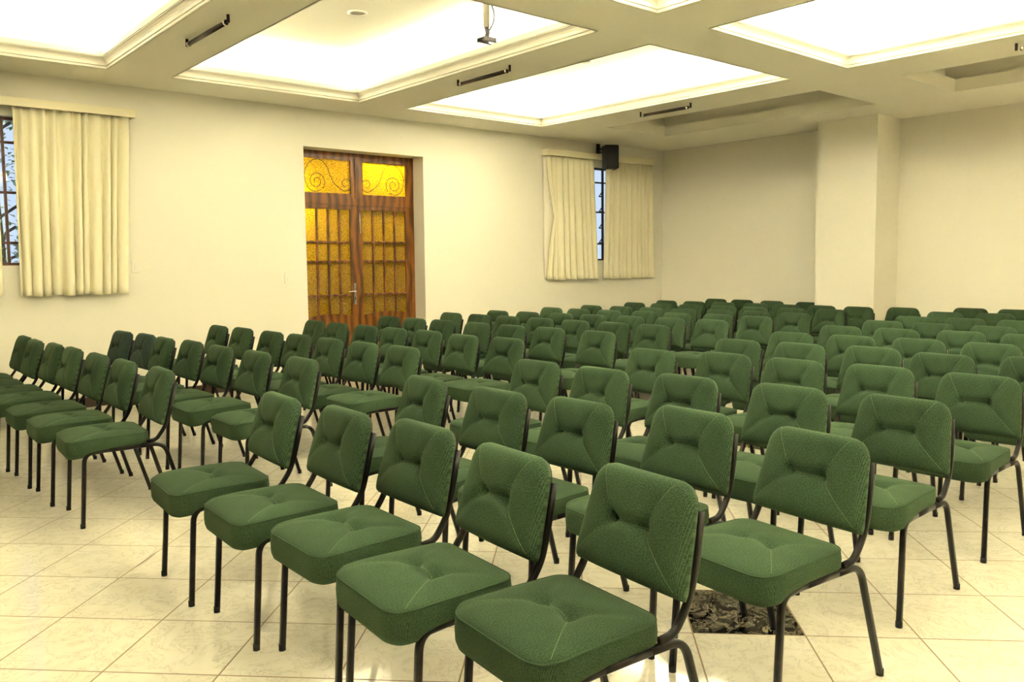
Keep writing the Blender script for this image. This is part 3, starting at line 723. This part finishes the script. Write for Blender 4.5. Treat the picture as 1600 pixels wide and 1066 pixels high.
def build_chair(green):
    t = bpy.data.objects.new('padded_chair', None); COL.objects.link(t); t.empty_display_size = 0.1
    bm, rim = seat_bm(); s = obj('seat', bm, green, t, True)
    obj('piping', tb([p + Vector((0, 0, 0.0)) for p in rim] + [rim[0]], 0.0024, 6, up=Vector((0, 0, 1))), green, s, True)
    obj('stitching', line_on(seat_pt, [SC[(-1, -1)], SB[0], SB[1], SC[(-1, 1)]], 0.0008), M['stitch'], s)
    obj('seat_pan', bx(SX0+0.04, SX1-0.01, -0.180, 0.185, 0.372, 0.394, bev=0.008), M['shell'], t)
    b = obj('backrest', back_bm(), green, t, True)
    for j in (1, -1): obj('stitching', line_on(back_pt, [KC[(-1, j)], KB[0], KB[1], KC[(1, j)]], 0.0008), M['stitch'], b)
    obj('backrest_shell', shell_bm(), M['shell'], t)
    r = 0.0105; sq = 3.2; up = Vector((0, 1, 0)); zr = 0.379
    for sg in (-1, 1):
        y = sg*RY; yf = sg*FY
        fl = smooth_path([(-0.228, yf, 0.012), (-0.205, sg*(RY+0.004), zr), (-0.09, y, zr)], 0.055, 7)
        rl = smooth_path([(0.282, sg*(FY+0.004), 0.012), (0.175, sg*(RY+0.002), zr), (0.06, y, zr)], 0.06, 7)
        a = obj('leg', tb(fl, r, 12, sq, up=up), M['frame'], t, True)
        c = obj('leg', tb(rl, r, 12, sq, up=up), M['frame'], t, True)
        for q, yy, par in ((-0.229, yf, a), (0.284, sg*(FY+0.004), c)):
            obj('foot_cap', tb([(q, yy, 0.0), (q, yy, 0.022)], 0.0122, 10, up=up), M['foot'], par, True)
        obj('side_rail', tb([(-0.095, y, zr), (0.065, y, zr)], r, 12, sq, up=up), M['frame'], t, True)
        pts = [(0.09, sg*(RY+0.002), zr+0.018), (0.150, sg*(RY+0.004), zr+0.022)]
        p1 = bk(sg*0.196, 0.0, -0.026); p2 = bk(sg*0.193, 0.35, -0.026); p3 = bk(sg*0.176, 0.78, -0.028)
        pts = smooth_path([pts[0], (0.138, sg*(RY+0.004), zr+0.024), p1, p2, p3], 0.05, 6)
        obj('backrest_upright', tb(pts, 0.0098, 12, sq, up=up), M['frame'], t, True)
    return t
def dup(root):
    r = root.copy(); COL.objects.link(r)
    for ch in list(root.children):
        c = ch.copy(); COL.objects.link(c); c.parent = r
        for g in list(ch.children):
            d = g.copy(); COL.objects.link(d); d.parent = c
    return r
ROWS = {
    'L1': [(1.444, 4.676, -3.1), (1.408, 5.232, -0.7), (1.386, 5.742, 0.2), (1.365, 6.289, -0.6), (1.343, 6.734, -0.8), (1.303, 7.179, -1.5), (1.306, 7.624, -0.4)],
    'L2': [(2.227, 4.57, -0.2), (2.188, 5.138, -0.0), (2.149, 5.654, 0.4), (2.142, 6.195, -0.7), (2.087, 6.64, -1.0), (2.086, 7.106, 1.1), (2.03, 7.551, 3.0)],
    'L3': [(3.029, 4.703, -0.2), (2.985, 5.147, -1.0), (2.966, 5.614, -0.3), (2.953, 6.102, 0.8), (2.924, 6.547, 0.5), (2.906, 7.113, 0.6), (2.862, 7.558, -1.0)],
    'L4': [(3.91, 4.663, 0.6), (3.845, 5.108, -1.0), (3.881, 5.642, -0.6), (3.837, 6.087, -1.0), (3.813, 6.532, -1.0), (3.79, 7.013, -0.8), (3.792, 7.473, -0.7)],
    'L5': [(4.789, 4.569, -1.0), (4.775, 5.13, -0.2), (4.732, 5.575, -1.0), (4.708, 6.039, -1.0), (4.683, 6.564, 0.5), (4.658, 7.009, 0.7), (4.633, 7.454, 0.5)],
    'L6': [(5.59, 4.673, -0.6), (5.562, 5.118, -1.0), (5.514, 5.563, -1.0), (5.502, 6.041, 1.0), (5.484, 6.524, -0.7), (5.46, 6.968, -0.9), (5.428, 7.433, -0.5)],
    'L7': [(6.427, 4.668, -1.0), (6.367, 5.113, -1.0), (6.292, 5.558, -0.9), (6.213, 6.003, -1.0), (6.171, 6.448, -1.0), (6.087, 6.893, 1.0), (6.018, 7.338, -0.2)],
    'L8': [(7.078, 4.616, -0.8), (7.095, 5.08, -1.0), (6.989, 5.524, -1.0), (6.99, 5.972, -1.0), (6.901, 6.417, -0.0), (6.857, 6.862, -1.0), (6.841, 7.307, -1.0)],
    'L9': [(7.762, 4.61, -0.2), (7.757, 5.055, 0.7), (7.713, 5.5, -1.0), (7.635, 5.945, -0.5), (7.601, 6.39, -1.0), (7.558, 6.835, -1.0), (7.498, 7.28, -1.0)],
    'L10': [(8.565, 4.643, -1.0), (8.516, 5.088, -1.0), (8.439, 5.533, -1.0), (8.462, 5.978, -1.0), (8.383, 6.423, -1.0), (8.378, 6.868, 1.0), (8.359, 7.313, -1.0)],
    'L11': [(9.205, 4.654, -1.0), (9.192, 5.099, -1.0), (9.141, 5.544, -1.0), (9.157, 5.989, -1.0), (9.104, 6.434, -1.0), (9.069, 6.879, -0.2), (9.034, 7.324, -1.0)],
    'L12': [(9.35, 4.205, -1.0), (9.777, 5.613, -1.0), (9.796, 6.152, -1.0), (9.823, 6.636, -1.0), (9.843, 7.081, -1.0)],
    'R1': [(1.521, 3.347, -3.5), (1.555, 2.839, -2.1), (1.612, 2.394, -0.5), (1.576, 1.871, -4.4), (1.669, 1.426, -5.0)],
    'R2': [(2.281, 3.347, -6), (2.293, 2.803, 0.3), (2.358, 2.357, -0.1), (2.513, 1.911, -1.2), (2.469, 1.376, -5.6)],
    'R3': [(3.124, 3.462, -0.2), (3.147, 2.982, 1.0), (3.232, 2.5, 1.0), (3.298, 1.98, 1.0), (3.343, 1.49, 1.0)],
    'R4': [(4.042, 3.39, -1.0), (4.185, 2.945, 0.4), (4.191, 2.485, -1.0), (4.245, 2.025, -0.1), (4.243, 1.536, 1.0)],
    'R5': [(4.955, 3.376, -1.0), (5.007, 2.929, -1.0), (5.108, 2.484, 0.4), (5.016, 2.021, -0.6), (5.157, 1.576, 0.9)],
    'R6': [(5.703, 3.41, -0.4), (5.758, 2.959, -0.4), (5.833, 2.514, 1.0), (5.836, 2.048, 1.0)],
    'R7': [(6.514, 3.44, -1.0), (6.551, 2.995, -0.5), (6.658, 2.55, -0.6), (6.664, 2.097, 1.0)],
    'R8': [(7.309, 3.465, 1.0), (7.287, 3.019, -0.7), (7.278, 2.543, -0.7)],
    'R9': [(8.02, 3.507, 1.0), (8.074, 3.062, 1.0), (8.078, 2.617, 1.0)],
    'R10': [(8.859, 3.555, -0.8), (8.946, 3.111, 1.0)],
    'R11': [(9.7, 3.627, 1.0), (9.72, 3.183, 1.0)],
}

proto = build_chair(M['green']); proto_teal = build_chair(M['teal'])
used = {id(proto): False, id(proto_teal): False}
ORD = ['first', 'second', 'third', 'fourth', 'fifth', 'sixth', 'seventh', 'eighth', 'ninth', 'tenth', 'eleventh', 'twelfth']
for rk, lst in ROWS.items():
    blk, n = rk[0], int(rk[1:])
    for k, (x, y, yaw) in enumerate(lst):
        teal = rk == 'L2' and k in (5, 6)
        P = proto_teal if teal else proto
        c = P if not used[id(P)] else dup(P); used[id(P)] = True
        a = math.radians(yaw)
        c.location = (x - 0.225*math.cos(a), y - 0.225*math.sin(a), 0); c.rotation_euler = (0, 0, a)
        row = ORD[n-1]; seat = ORD[k]
        colr = 'bluish dark green' if teal else 'green'
        if blk == 'L':
            where = 'left block'
            lab = f'{colr} padded chair, {row} row of the {where}, {seat} from the aisle'
            if rk == 'L12':
                lab = 'dark green padded chair in the aisle, right beside the pillar' if k == 0 else f'green padded chair, last row along the back wall, {ORD[k-1]} to the left of the pillar'
        else:
            lab = f'{colr} padded chair, {row} row of the right block, {seat} from the aisle'
            if rk == 'R11': lab = f'green padded chair, last row along the back wall right of the pillar, {seat} one'
        tag(c, lab, 'chair', 'green padded chairs of the left block' if blk == 'L' else 'green padded chairs of the right block')
